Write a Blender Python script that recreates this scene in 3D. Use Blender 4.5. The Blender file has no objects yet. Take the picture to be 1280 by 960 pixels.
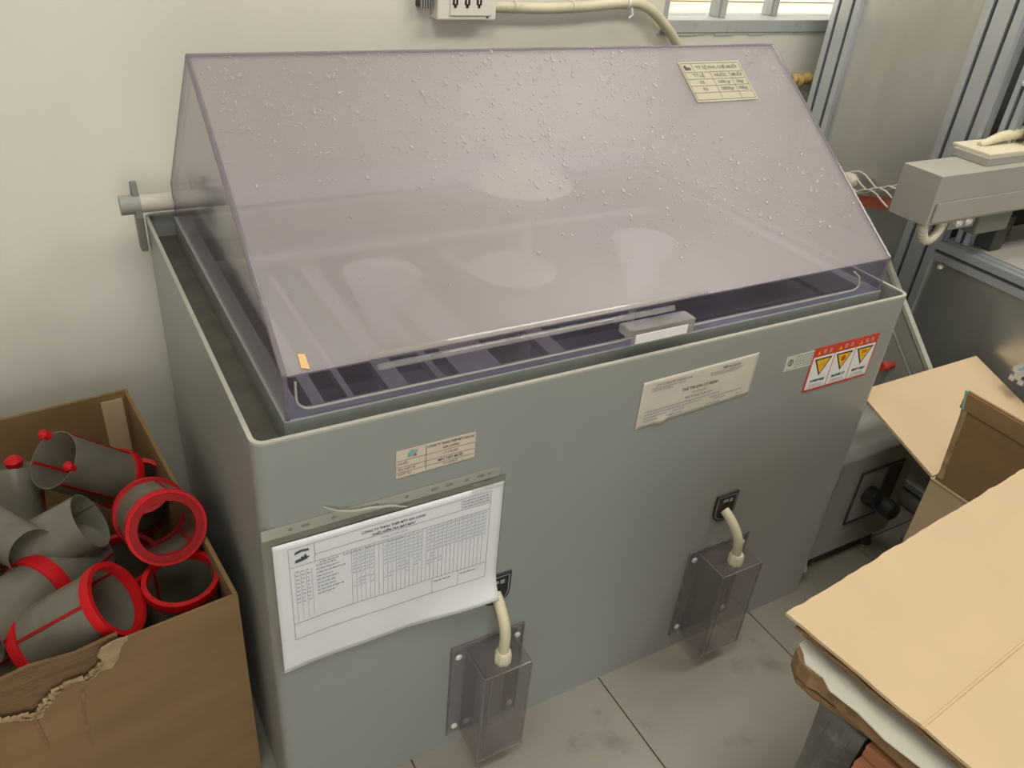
import bpy, math, random
from mathutils import Vector as V, Matrix
random.seed(4)
scene = bpy.context.scene
C = scene.collection

# ------------------------------------------------------------------ camera
def camera():
    yaw, pitch, roll = .5589984, .5597535, .0956581
    f = V((math.sin(yaw)*math.cos(pitch), math.cos(yaw)*math.cos(pitch), -math.sin(pitch)))
    r = V((math.cos(yaw), -math.sin(yaw), 0)); u = r.cross(f)
    c, s = math.cos(roll), math.sin(roll)
    r, u = r*c+u*s, u*c-r*s
    cd = bpy.data.cameras.new('camera'); cd.sensor_width = 36; cd.lens = 1023.29/1280*36
    cd.clip_start = .02
    o = bpy.data.objects.new('camera', cd); C.objects.link(o)
    o.matrix_world = Matrix(((r.x, u.x, -f.x, -.13975), (r.y, u.y, -f.y, -.74286), (r.z, u.z, -f.z, 1.25475), (0, 0, 0, 1)))
    scene.camera = o
camera()
# ------------------------------------------------------------------ world and lights
w = bpy.data.worlds.new('world'); scene.world = w; w.use_nodes = True
w.node_tree.nodes['Background'].inputs[0].default_value = (1, .99, .975, 1)
w.node_tree.nodes['Background'].inputs[1].default_value = 1.95
def area(name, loc, target, sx, sy, power, col):
    l = bpy.data.lights.new(name, 'AREA'); l.shape = 'RECTANGLE'; l.size = sx; l.size_y = sy; l.energy = power; l.color = col
    o = bpy.data.objects.new(name, l); C.objects.link(o); o.location = loc
    o.rotation_euler = (V(target)-V(loc)).to_track_quat('-Z', 'Y').to_euler()
area('overhead_light', (1.9, -.55, 2.55), (1.9, -.55, 0), 1.2, .5, 20, (1, .94, .86))
area('overhead_light', (-.1, -.55, 2.55), (-.1, -.55, 0), 1.2, .5, 14, (1, .96, .90))  # added fill that evens out the left wall, no fixture known here
area('overhead_light', (1.45, .30, 2.5), (1.45, .30, 0), .9, .3, 7, (1, .94, .86))  # added to brighten the wall under the window and the arm top
scene.view_settings.view_transform = 'Standard'; scene.view_settings.look = 'None'
scene.view_settings.gamma = 1; scene.view_settings.use_curve_mapping = False
scene.view_settings.exposure = .55

# ------------------------------------------------------------------ materials
MATS = {}
def base(name):
    m = bpy.data.materials.new(name); m.use_nodes = True
    nt = m.node_tree; nt.nodes.clear()
    out = nt.nodes.new('ShaderNodeOutputMaterial')
    MATS[name] = m
    return m, nt, out
def noise(nt, scale, detail=4, vec=None, rough=.5):
    tc = nt.nodes.new('ShaderNodeTexCoord'); n = nt.nodes.new('ShaderNodeTexNoise')
    n.inputs['Scale'].default_value = scale; n.inputs['Detail'].default_value = detail; n.inputs['Roughness'].default_value = rough
    if vec:
        mp = nt.nodes.new('ShaderNodeMapping'); mp.inputs['Scale'].default_value = vec
        nt.links.new(tc.outputs['Object'], mp.inputs[0]); nt.links.new(mp.outputs[0], n.inputs[0])
    else: nt.links.new(tc.outputs['Object'], n.inputs[0])
    return n.outputs[0]
def ramp(nt, fac, a, b, p0=.3, p1=.7):
    r = nt.nodes.new('ShaderNodeValToRGB'); nt.links.new(fac, r.inputs[0])
    r.color_ramp.elements[0].position = p0; r.color_ramp.elements[1].position = p1
    r.color_ramp.elements[0].color = (*a, 1); r.color_ramp.elements[1].color = (*b, 1)
    return r.outputs[0]
def solid(name, col, var=.08, scale=8, rough=.5, metal=0, bump=0, bscale=200, vec=None, spec=.5, stain=None, coat=0):
    m, nt, out = base(name)
    b = nt.nodes.new('ShaderNodeBsdfPrincipled'); nt.links.new(b.outputs[0], out.inputs[0])
    c = ramp(nt, noise(nt, scale, 5, vec), tuple(x*(1-var) for x in col), tuple(min(1, x*(1+var)) for x in col))
    if stain:
        mx = nt.nodes.new('ShaderNodeMix'); mx.data_type = 'RGBA'
        fac = ramp(nt, noise(nt, stain[1], 8, None, .65), (0, 0, 0), (1, 1, 1), stain[2], stain[3])
        nt.links.new(fac, mx.inputs['Factor']); nt.links.new(c, mx.inputs['A']); mx.inputs['B'].default_value = (*stain[0], 1)
        c = mx.outputs['Result']
    nt.links.new(c, b.inputs['Base Color'])
    b.inputs['Roughness'].default_value = rough; b.inputs['Metallic'].default_value = metal
    b.inputs['Specular IOR Level'].default_value = spec; b.inputs['Coat Weight'].default_value = coat
    if bump:
        bp = nt.nodes.new('ShaderNodeBump'); bp.inputs['Strength'].default_value = bump; bp.inputs['Distance'].default_value = .002
        nt.links.new(noise(nt, bscale, 3, vec), bp.inputs['Height']); nt.links.new(bp.outputs[0], b.inputs['Normal'])
    return m
def acrylic(name, tint, haze, hcol, rough=.08, hvar=.15, translucent=.35, scale=6):
    """clear sheet: tinted see-through body, a film of haze (condensation, scratches) and a glossy surface"""
    m, nt, out = base(name)
    tr = nt.nodes.new('ShaderNodeBsdfTransparent'); tr.inputs[0].default_value = (*tint, 1)
    df = nt.nodes.new('ShaderNodeBsdfDiffuse'); df.inputs[0].default_value = (*hcol, 1)
    tl = nt.nodes.new('ShaderNodeBsdfTranslucent'); tl.inputs[0].default_value = (*hcol, 1)
    hz = nt.nodes.new('ShaderNodeMixShader'); hz.inputs[0].default_value = translucent
    nt.links.new(df.outputs[0], hz.inputs[1]); nt.links.new(tl.outputs[0], hz.inputs[2])
    mix = nt.nodes.new('ShaderNodeMixShader')
    mr = nt.nodes.new('ShaderNodeMapRange'); nt.links.new(noise(nt, scale, 6), mr.inputs[0])
    mr.inputs[1].default_value = .3; mr.inputs[2].default_value = .7
    mr.inputs[3].default_value = max(0, haze-hvar); mr.inputs[4].default_value = min(1, haze+hvar)
    nt.links.new(mr.outputs[0], mix.inputs[0]); nt.links.new(tr.outputs[0], mix.inputs[1]); nt.links.new(hz.outputs[0], mix.inputs[2])
    gl = nt.nodes.new('ShaderNodeBsdfGlossy'); gl.inputs['Roughness'].default_value = rough
    fr = nt.nodes.new('ShaderNodeFresnel'); 
    ge = nt.nodes.new('ShaderNodeNewGeometry'); io = nt.nodes.new('ShaderNodeMapRange')   # same reflectance on both faces of the sheet
    nt.links.new(ge.outputs['Backfacing'], io.inputs[0]); io.inputs[3].default_value = 1.42; io.inputs[4].default_value = 1/1.42
    nt.links.new(io.outputs[0], fr.inputs[0])
    fin = nt.nodes.new('ShaderNodeMixShader'); nt.links.new(fr.outputs[0], fin.inputs[0])
    nt.links.new(mix.outputs[0], fin.inputs[1]); nt.links.new(gl.outputs[0], fin.inputs[2])
    nt.links.new(fin.outputs[0], out.inputs[0])
    return m
solid('wall', (.70, .68, .59), .05, 1.5, .6, stain=((.63, .61, .53), 2.2, .62, .8), bump=.1, bscale=60)
solid('ceiling', (.8, .8, .76), .03, 2, .8)
solid('tile', (.26, .245, .20), .10, 3, .3, stain=((.15, .135, .105), 7, .56, .74), bump=.05, bscale=40)
solid('grout', (.10, .09, .08), .2, 20, .9)
solid('pvc', (.285, .297, .278), .05, 2.5, .32, stain=((.22, .22, .19), 9, .68, .85))
solid('pvc_edge', (.42, .42, .35), .08, 10, .4)
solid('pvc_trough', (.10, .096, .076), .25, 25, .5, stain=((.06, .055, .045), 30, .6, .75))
solid('tank', (.22, .22, .235), .12, 6, .4)
solid('rack', (.30, .29, .29), .1, 10, .5)
solid('cream', (.62, .57, .42), .08, 12, .45)
solid('hose', (.60, .55, .38), .06, 30, .4)
solid('cardboard', (.53, .40, .245), .06, 4, .85, bump=.06, bscale=90, vec=(1, 1, 3))
solid('cardboard_dark', (.22, .135, .058), .10, 5, .9, bump=.1, bscale=90, vec=(1, 1, 3), stain=((.175, .105, .044), 6, .55, .75))  # dark board; on the raised flap its tone carries painted shade
solid('cardboard_torn', (.34, .24, .13), .25, 60, .95, bump=.6, bscale=200)
solid('cardboard_edge', (.22, .13, .06), .3, 120, .95)
solid('steel', (.58, .58, .55), .06, 3, .30, metal=.85, vec=(1, 6, 1))
solid('aluminium', (.58, .61, .64), .05, 6, .36, metal=.65)
solid('slot', (.06, .065, .07), .1, 10, .6)
solid('painted_metal', (.33, .315, .275), .05, 5, .5)
solid('dark_metal', (.07, .07, .065), .2, 10, .5, metal=.4)
solid('grey_paint', (.30, .30, .27), .06, 6, .45)
solid('bracket', (.15, .155, .135), .1, 12, .5)
solid('screw', (.75, .74, .70), .05, 30, .3, metal=.3)
solid('black', (.018, .018, .018), .2, 20, .35)
solid('print', (.06, .06, .07), .1, 50, .7)
solid('print_grey', (.30, .30, .32), .1, 50, .7)
solid('print_mid', (.17, .17, .17), .1, 50, .7)
solid('print_blue', (.23, .24, .36), .15, 80, .7)
solid('paper', (.72, .73, .75), .03, 10, .6)
solid('paper_label', (.55, .51, .43), .05, 20, .5)
solid('label_cream', (.60, .52, .42), .06, 40, .45)
solid('label_yellow', (.40, .37, .26), .05, 30, .5)
solid('label_green', (.52, .55, .46), .05, 30, .5)
solid('white', (.75, .75, .73), .03, 10, .4)
solid('warning_red', (.56, .05, .025), .1, 30, .4)
solid('warning_yellow', (.72, .45, .015), .08, 30, .4)
solid('orange', (.75, .25, .03), .08, 30, .4)
solid('red_plastic', (.50, .010, .014), .12, 20, .5, spec=.2)
solid('red_reflection', (.42, .10, .06), .1, 20, .6)
solid('cardboard_recess_shade', (.15, .09, .04), .2, 20, .9, vec=(1, 1, 12), bump=.3, bscale=60)  # shade of the recessed wall put into a darker cardboard tone
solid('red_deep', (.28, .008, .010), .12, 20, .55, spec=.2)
solid('laminate', (.76, .74, .64), .04, 5, .35, stain=((.50, .46, .36), 14, .64, .78))
solid('chipboard', (.24, .145, .07), .25, 80, .9)
solid('stone', (.11, .11, .095), .35, 14, .8, bump=.5, bscale=60, stain=((.20, .20, .18), 25, .55, .7))
solid('brick', (.36, .15, .07), .15, 20, .8, bump=.2, bscale=80)
solid('tape', (.62, .42, .16), .05, 20, .5)
solid('green_tape', (.22, .42, .27), .1, 20, .5)
solid('foam', (.66, .46, .16), .2, 40, .9, bump=.6, bscale=60)
solid('frame_grey', (.42, .43, .41), .06, 12, .5, stain=((.25, .25, .23), 30, .6, .75))
solid('outside_board', (.84, .73, .56), .08, 4, .8, vec=(1, 1, 8))
solid('socket', (.78, .75, .66), .02, 10, .35)
solid('conduit', (.60, .56, .40), .12, 14, .5, stain=((.35, .32, .25), 20, .6, .75))
solid('logo_teal', (.22, .38, .38), .05, 30, .5)
solid('mesh_steel', (.40, .38, .33), .15, 12, .4, metal=.75, bump=.15, bscale=600)
acrylic('hood_fog', (.90, .88, .92), .40, (.53, .485, .465), .36, .07, .30, 2.5)
acrylic('hood_side', (.92, .90, .93), .12, (.50, .47, .49), .1, .05, .5)
acrylic('hood_lip', (.84, .83, .94), .08, (.50, .47, .56), .07, .04, .5)
acrylic('hood_edge', (.74, .71, .78), .35, (.52, .48, .50), .1, .05, .5)
acrylic('clear', (.93, .92, .90), .30, (.75, .73, .70), .05, .05, .5)
acrylic('cover', (.945, .93, .94), .09, (.42, .385, .385), .07, .04, .4)
acrylic('cover_edge', (.72, .69, .71), .35, (.48, .44, .45), .1, .05, .4)
acrylic('sleeve', (.93, .93, .90), .10, (.6, .6, .55), .15, .05, .5)
acrylic('strip', (.95, .95, .93), .82, (.66, .66, .58), .2, .05, .5)
acrylic('water', (.93, .91, .92), .34, (.72, .67, .66), .03, .03, .2)
acrylic('glass', (.95, .96, .95), .02, (.8, .8, .8), .02, .02, .5)
acrylic('filter_mesh', (.62, .59, .52), .60, (.33, .31, .25), .25, .10, .3, 20)
acrylic('funnel_clear', (.9, .9, .9), .85, (.9, .89, .87), .2, .05, .4)

# ------------------------------------------------------------------ mesh helpers
class MB:
    def __init__(s): s.v = []; s.f = []; s.smooth = False
    def add(s, vs, fs):
        n = len(s.v); s.v += [tuple(x) for x in vs]; s.f += [tuple(i+n for i in f) for f in fs]; return s
    def box(s, x0, x1, y0, y1, z0, z1):
        return s.add([(x, y, z) for z in (z0, z1) for y in (y0, y1) for x in (x0, x1)],
                     [(0, 2, 3, 1), (4, 5, 7, 6), (0, 1, 5, 4), (2, 6, 7, 3), (0, 4, 6, 2), (1, 3, 7, 5)])
    def prism(s, pts, d):
        """pts: planar 3D polygon, d: extrusion vector"""
        d = V(d); pts = [V(p) for p in pts]; n = len(pts)
        nrm = V((0, 0, 0))
        for i in range(n): nrm += pts[i].cross(pts[(i+1) % n])
        if nrm.dot(d) > 0: pts = pts[::-1]
        vs = pts+[p+d for p in pts]
        return s.add(vs, [tuple(range(n)), tuple(range(2*n-1, n-1, -1))]+[((i+1) % n, i, n+i, n+(i+1) % n) for i in range(n)])
    def obox(s, o, a, b, c):
        o, a, b = V(o), V(a), V(b); return s.prism([o, o+a, o+a+b, o+b], c)
    def ring(s, outer, inner, z0, z1):
        n = len(outer)
        vs = [(*p, z0) for p in outer]+[(*p, z1) for p in outer]+[(*p, z0) for p in inner]+[(*p, z1) for p in inner]
        fs = []
        for i in range(n):
            j = (i+1) % n
            fs += [(i, j, n+j, n+i), (n+i, n+j, 3*n+j, 3*n+i), (3*n+i, 3*n+j, 2*n+j, 2*n+i), (2*n+i, 2*n+j, j, i)]
        return s.add(vs, fs)
    def tube(s, pts, r, n=10, caps=True, inner=None):
        pts = [V(p) for p in pts]; rings = []
        up = V((0, 0, 1)); t0 = (pts[1]-pts[0]).normalized()
        if abs(t0.dot(up)) > .9: up = V((1, 0, 0))
        a = t0.cross(up).normalized()
        rad = r if isinstance(r, (list, tuple)) else [r]*len(pts)
        vs = []
        for i, p in enumerate(pts):
            t = (pts[min(i+1, len(pts)-1)]-pts[max(i-1, 0)]).normalized()
            a = (a-t*a.dot(t)).normalized(); b = t.cross(a)
            vs += [p+(a*math.cos(2*math.pi*k/n)+b*math.sin(2*math.pi*k/n))*rad[i] for k in range(n)]
        fs = [(i*n+k, i*n+(k+1) % n, (i+1)*n+(k+1) % n, (i+1)*n+k) for i in range(len(pts)-1) for k in range(n)]
        if caps: fs += [tuple(range(n-1, -1, -1)), tuple(range((len(pts)-1)*n, len(pts)*n))]
        s.smooth = True
        return s.add(vs, fs)
    def lathe(s, o, ax, prof, n=32, closed=True):
        """prof: (radius, distance along the axis) points; closed joins last to first"""
        o, ax = V(o), V(ax).normalized(); up = V((0, 0, 1)) if abs(ax.z) < .9 else V((1, 0, 0))
        a = ax.cross(up).normalized(); b = ax.cross(a); m = len(prof)
        vs = [o+ax*h+(a*math.cos(2*math.pi*k/n)+b*math.sin(2*math.pi*k/n))*r for r, h in prof for k in range(n)]
        fs = [(i*n+k, i*n+(k+1) % n, ((i+1) % m)*n+(k+1) % n, ((i+1) % m)*n+k) for i in range(m if closed else m-1) for k in range(n)]
        s.smooth = True
        return s.add(vs, fs)
    def grid(s, fn, nu, nv):
        vs = [fn(i/nu, j/nv) for j in range(nv+1) for i in range(nu+1)]
        return s.add(vs, [(j*(nu+1)+i, j*(nu+1)+i+1, (j+1)*(nu+1)+i+1, (j+1)*(nu+1)+i) for j in range(nv) for i in range(nu)])
def arr(p): return Matrix.Translation(-p.location) if p.type == 'EMPTY' else Matrix()
def obj(name, mb, mat, parent=None, smooth=None, bevel=0, solidify=0, flip=False):
    me = bpy.data.meshes.new(name); me.from_pydata([tuple(v) for v in mb.v], [], mb.f); me.validate(); me.update()
    import bmesh
    bm = bmesh.new(); bm.from_mesh(me); bmesh.ops.recalc_face_normals(bm, faces=bm.faces); bm.to_mesh(me); bm.free()
    mats = mat if isinstance(mat, (list, tuple)) else [mat]
    for k in mats: me.materials.append(MATS[k])
    o = bpy.data.objects.new(name, me); C.objects.link(o)
    if mb.smooth if smooth is None else smooth:
        for p in me.polygons: p.use_smooth = True
        try: me.set_sharp_from_angle(angle=math.radians(38))
        except Exception: pass
    if parent: o.parent = parent; o.matrix_parent_inverse = arr(parent)
    if solidify:
        md = o.modifiers.new('thickness', 'SOLIDIFY'); md.thickness = solidify; md.offset = 0
    if bevel:
        md = o.modifiers.new('bevel', 'BEVEL'); md.width = bevel; md.segments = 2; md.limit_method = 'ANGLE'
    return o
def tag(o, label, cat, group=None, kind=None):
    o['label'] = label
    if cat: o['category'] = cat
    if group: o['group'] = group
    if kind: o['kind'] = kind
    return o
def thing(name, label, cat, loc, group=None):
    o = bpy.data.objects.new(name, None); C.objects.link(o); o.location = loc; o.empty_display_size = .05
    return tag(o, label, cat, group)
def struct(o, label):
    o['kind'] = 'structure'; o['label'] = label; return o
def lettering(s, size, pos, ux, uy, mat, parent, align='CENTER', name='lettering', sx=1.0, bold=0):
    cu = bpy.data.curves.new('t', 'FONT'); cu.body = s; cu.size = size; cu.align_x = align; cu.align_y = 'CENTER'; cu.resolution_u = 2
    cu.offset = bold
    o = bpy.data.objects.new('t', cu); C.objects.link(o)
    dg = bpy.context.evaluated_depsgraph_get(); me = bpy.data.meshes.new_from_object(o.evaluated_get(dg))
    bpy.data.objects.remove(o)
    pos, ux, uy = V(pos), V(ux).normalized(), V(uy).normalized()
    for v in me.vertices: v.co = pos+ux*v.co.x*sx+uy*v.co.y
    me.name = name; me.materials.clear(); me.materials.append(MATS[mat])
    r = bpy.data.objects.new(name, me); C.objects.link(r); r.parent = parent; r.matrix_parent_inverse = arr(parent)
    return r
def words(mb, fn, x0, x1, z, h, rnd):
    """a line of small print too blurred to read: word-sized dashes between x0 and x1"""
    x = x0
    while x < x1-h*.6:
        L = min(rnd.uniform(1.2, 4)*h, x1-x)
        mb.add([fn(x, z), fn(x+L, z), fn(x+L, z+h), fn(x, z+h)], [(0, 1, 2, 3)]); x += L+h*.7
def rline(mb, fn, x0, z0, x1, z1, t=.0006):
    if abs(z1-z0) < 1e-6: q = [(x0, z0-t/2), (x1, z0-t/2), (x1, z0+t/2), (x0, z0+t/2)]
    else: q = [(x0-t/2, z0), (x0+t/2, z0), (x0+t/2, z1), (x0-t/2, z1)]
    n = max(1, int(max(abs(x1-x0), abs(z1-z0))/.02))
    for k in range(n):
        a, b = k/n, (k+1)/n
        L = lambda p, q_, t_: (p[0]+(q_[0]-p[0])*t_, p[1]+(q_[1]-p[1])*t_)
        if abs(z1-z0) < 1e-6: pts = [L(q[0], q[1], a), L(q[0], q[1], b), L(q[3], q[2], b), L(q[3], q[2], a)]
        else: pts = [L(q[0], q[3], a), L(q[1], q[2], a), L(q[1], q[2], b), L(q[0], q[3], b)]
        mb.add([fn(*p) for p in pts], [(0, 1, 2, 3)])
def rrect(x0, x1, y0, y1, r, n=6):
    pts = []
    for cx, cy, a0 in ((x1-r, y0+r, -90), (x1-r, y1-r, 0), (x0+r, y1-r, 90), (x0+r, y0+r, 180)):
        for k in range(n+1):
            a = math.radians(a0+90*k/n); pts.append((cx+r*math.cos(a), cy+r*math.sin(a)))
    return pts

# ------------------------------------------------------------------ room
YW = .80                                   # face of the back wall
WX0, WX1, WZ0, WZ1 = 1.125, 2.45, 1.0, 2.05
b = MB().box(-1.7, WX0, YW, YW+.16, 0, 2.7).box(WX1, 3.7, YW, YW+.16, 0, 2.7).box(WX0, WX1, YW, YW+.16, 0, WZ0-.028).box(WX0, WX1, YW, YW+.16, WZ1, 2.7)
struct(obj('wall_back', b, 'wall'), 'off white scuffed plaster wall behind the spray chamber')
struct(obj('wall_left', MB().box(-1.86, -1.7, -3.4, YW+.16, 0, 2.7), 'wall'), 'off white plaster wall left of the cartons')
struct(obj('wall_right', MB().box(3.7, 3.86, -3.4, YW+.16, 0, 2.7), 'wall'), 'off white plaster wall right of the framed machine')
struct(obj('ceiling', MB().box(-1.86, 3.86, -3.4, YW+.16, 2.7, 2.8), 'ceiling'), 'plain white ceiling')
struct(obj('wall_front', MB().box(-1.86, -1.6, -3.56, -3.4, 0, 2.8).box(.5, 3.86, -3.56, -3.4, 0, 2.8).box(-1.6, .5, -3.56, -3.4, 2.3, 2.8), 'wall'), 'off white unseen wall behind the viewer, its doorway placed to let in fill light')  # unseen; opening sized and placed to set the fill light
fl = struct(obj('floor', MB().box(-1.86, 3.86, -3.6, YW+.16, -.06, -.0035), 'grout'), 'beige ceramic tile floor with dark joints')
T = .3755
tm = None
for i in range(-4, 9):
    for j in range(-9, 3):
        x, y = .5745+(i-1)*T, .05+j*T
        if y+T > YW: continue
        if tm is None:
            t = obj('tile', MB().box(.0015, T-.0015, .0015, T-.0015, -.0035, 0), 'tile', fl, bevel=0); tm = t.data
        else:
            t = bpy.data.objects.new('tile', tm); C.objects.link(t); t.parent = fl
        t.location = (x, y, 0)

# window with outside wall
wn = obj('window_1', MB().box(WX0, WX1, YW-.004, YW+.10, WZ0-.028, WZ0).box(WX0, WX1, YW+.02, YW+.10, WZ1-.03, WZ1)
         .box(WX0, WX0+.024, YW+.01, YW+.10, WZ0, WZ1-.03).box(WX1-.03, WX1, YW+.01, YW+.10, WZ0, WZ1-.03), 'frame_grey', bevel=.002)
struct(wn, 'grey aluminium sliding window above the chamber')
for x0, x1, dy in ((1.305, 1.333, .025), (1.498, 1.524, .05), (1.72, 1.75, .025), (1.95, 1.98, .05), (2.18, 2.21, .025)):
    obj('mullion', MB().box(x0, x1, YW+dy, YW+dy+.03, WZ0, WZ1-.03).box(x0+.006, x1-.006, YW+dy-.006, YW+dy, WZ0, WZ1-.03), 'frame_grey', wn, bevel=.002)
px = [WX0+.024, 1.305, 1.498, 1.72, 1.95, 2.18, WX1-.03]
for a, c in zip(px, px[1:]):
    obj('pane', MB().box(a+.02, c, YW+.06, YW+.064, WZ0, WZ1-.03), 'glass', wn)
# bumpy plaster line under the sill
lb = MB(); xx = WX0-.01
while xx < 1.62:
    L = random.uniform(.02, .06); lb.box(xx, xx+L, YW-.0015-random.random()*.002, YW+.01, WZ0-.031-random.random()*.003, WZ0-.0285); xx += L
struct(obj('trim_1', lb, 'frame_grey'), 'rough mortar line under the window frame')
ow = struct(obj('wall_outside', MB().box(-.5, 6, 2.4, 2.5, -.5, 2.2), 'outside_board'), 'sunlit cream wall outside the window')
for k in range(12):
    for s in range(3):
        obj('board', MB().box(-.2+s*1.9+(k % 2)*.5, 1.69+s*1.9+(k % 2)*.5, 2.37-.004*(k % 3), 2.4, .30+k*.13, .425+k*.13), 'outside_board', ow, bevel=.003)

# ------------------------------------------------------------------ salt spray chamber
W, D, H = 1.10, .725, .7015
ch = thing('salt_spray_chamber', 'large grey plastic salt spray test chamber with stickers on its front', 'test chamber', (W/2, D/2, 0))
outer = rrect(0, W, 0, D, .016); inn = rrect(.0055, W-.0055, .0055, D-.0055, .0115)
body = obj('body', MB().ring(outer, inn, 0, H-.003).add([(*p, .01) for p in inn], [tuple(range(len(inn)))]), 'pvc', ch, smooth=True)
obj('rim', MB().ring(outer, inn, H-.003, H), 'pvc_edge', ch)
HX0, HX1, HY0, HY1, HYR = .0476, 1.0611, .0337, .700, .3995
ti = rrect(HX0+.022, HX1-.022, HY0+.022, HY1-.02, .010)
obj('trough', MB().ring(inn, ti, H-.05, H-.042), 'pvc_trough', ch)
lo = rrect(HX0-.003, HX1+.003, HY0-.003, HY1+.003, .004); li = ti
obj('ledge', MB().ring(lo, li, H-.042, H-.001), ['pvc'], ch)
ti2 = rrect(HX0+.018, HX1-.018, HY0+.018, HY1-.016, .010)
obj('tank', MB().ring(ti2, ti, .30, H-.05).box(HX0+.02, HX1-.02, HY0+.02, HY1-.018, .292, .30), 'tank', ch)
# hinge: two bracket plates and a tube
RY, RZ = .712, .7245
for x in (-.004, .092):
    pl = [(x, RY-.02, H-.055), (x, RY+.012, H-.06), (x, RY+.02, H+.01), (x, RY+.018, RZ+.022), (x, RY+.014, RZ+.036), (x, RY+.004, RZ+.036), (x, RY-.004, RZ+.02), (x, RY-.02, H+.005)]
    obj('hinge_bracket', MB().prism(pl, (-.011, 0, 0)), 'bracket', ch, bevel=.0015)
hr = obj('hinge_rod', MB().tube([(-.036, RY, RZ), (-.004, RY, RZ)], .0165, 20), 'grey_paint', ch)
obj('hinge_rod', MB().tube([(.086, RY, RZ), (.135, RY, RZ)], .0165, 20), 'grey_paint', ch)
obj('hinge_sleeve', MB().tube([(-.004, RY, RZ), (.086, RY, RZ)], .0150, 20), 'paper_label', ch)

# sockets, hoses and clear covers on the front
def service(x, zt, bx0, bx1, fx0, fx1, fz0, fz1, hz):
    s = MB(); pts = [(x-.024, -.0001, zt), (x+.026, -.0001, zt), (x+.026, -.0001, zt-.035)]
    for k in range(7):
        a = math.radians(k*30); pts.append((x+.001+.025*math.cos(a), -.0001, zt-.040-.022*math.sin(a)))
    pts.append((x-.024, -.0001, zt-.035))
    so = obj('socket', MB().prism(pts, (0, -.003, 0)), 'black', ch, bevel=.0008)
    ln = MB(); fn = lambda X, Z: (X, -.0035, Z)
    c = (x, zt-.03)
    pp = [(c[0]+(p[0]-c[0])*.84, p[2]*.84+c[1]*.16) for p in pts]
    for i in range(len(pp)):
        a, d = V((*pp[i], 0)), V((*pp[(i+1) % len(pp)], 0)); t = (d-a).normalized(); n = V((-t.y, t.x, 0))*.0008
        ln.add([fn(a.x+n.x, a.y+n.y), fn(d.x+n.x, d.y+n.y), fn(d.x-n.x, d.y-n.y), fn(a.x-n.x, a.y-n.y)], [(0, 1, 2, 3)])
    ln.add([fn(x-.008, zt-.018), fn(x+.004, zt-.018), fn(x+.004, zt-.012), fn(x-.008, zt-.012)], [(0, 1, 2, 3)])
    ln.add([fn(x+.007, zt-.020), fn(x+.014, zt-.020), fn(x+.014, zt-.012), fn(x+.007, zt-.012)], [(0, 1, 2, 3)])
    obj('emblem', ln, 'print_grey', so)
    hx = (bx0+bx1)/2+.003; hy = -.044
    pth = []
    for k in range(13):
        t = k/12; pth.append((x+(hx-x)*t, -.004-.040*math.sin(min(1, t*1.5)*math.pi/2), zt-.036-(zt-.036-hz-.008)*(t**1.25)))
    obj('hose', MB().tube(pth, .0085, 14), 'hose', ch)
    obj('hose_nut', MB().lathe((hx, hy, hz-.004), (0, 0, 1), [(.0, 0), (.0135, 0), (.0135, .018), (.011, .022), (.0, .022)], 8, False), 'cream', ch)
    t = .004
    fl_ = obj('cover_flange', MB().box(fx0, fx1, -t, -.0002, fz0, fz1), 'cover', ch, bevel=.0015)
    obj('cover_rim', MB().box(fx0, fx1, -t-.0006, -.0004, fz1, fz1+.002).box(fx0-.002, fx0, -t-.0006, -.0004, fz0, fz1+.002).box(fx1, fx1+.002, -t-.0006, -.0004, fz0, fz1+.002), 'cover_edge', fl_)
    yb = -.068
    cv = obj('cover_box', MB().box(bx0, bx1, yb, yb+t, fz0, hz).box(bx0, bx0+t, yb+t, -t, fz0, hz).box(bx1-t, bx1, yb+t, -t, fz0, hz)
             .box(bx0+t, bx1-t, yb+t, -t, hz-t, hz).box(bx0+t, bx1-t, yb+t, -t, fz0, fz0+t), 'cover', ch)
    e = MB()
    for xx in (bx0, bx1): e.tube([(xx, yb, fz0), (xx, yb, hz)], .0022, 8)
    for zz in (fz0, hz): e.tube([(bx0, yb, zz), (bx1, yb, zz)], .0016, 8)
    for xx in (bx0, bx1): e.tube([(xx, yb, hz), (xx, -t, hz)], .0014, 8)
    e.tube([(bx0+.012, yb-.001, fz0+.004), (bx0+.012, yb-.001, hz-.004)], .0012, 6)
    obj('cover_edge', e, 'cover_edge', cv)
    for sx in (fx0+.011, fx1-.011):
        for sz in (fz0+.02, fz1-.02):
            obj('screw', MB().lathe((sx, -t, sz), (0, -1, 0), [(0, 0), (.0055, 0), (.0055, .002), (.003, .0035), (0, .0035)], 16, False), 'screw', ch)
service(.329, .370, .284, .366, .262, .388, .030, .240, .232)
service(.784, .374, .752, .842, .731, .868, .042, .255, .246)

# stickers on the front, each with its print
EX, EZ = V((1, 0, 0)), V((0, 0, 1))
fr = lambda off: (lambda X, Z: (X, -off, Z))
rnd = random.Random(11)
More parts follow.
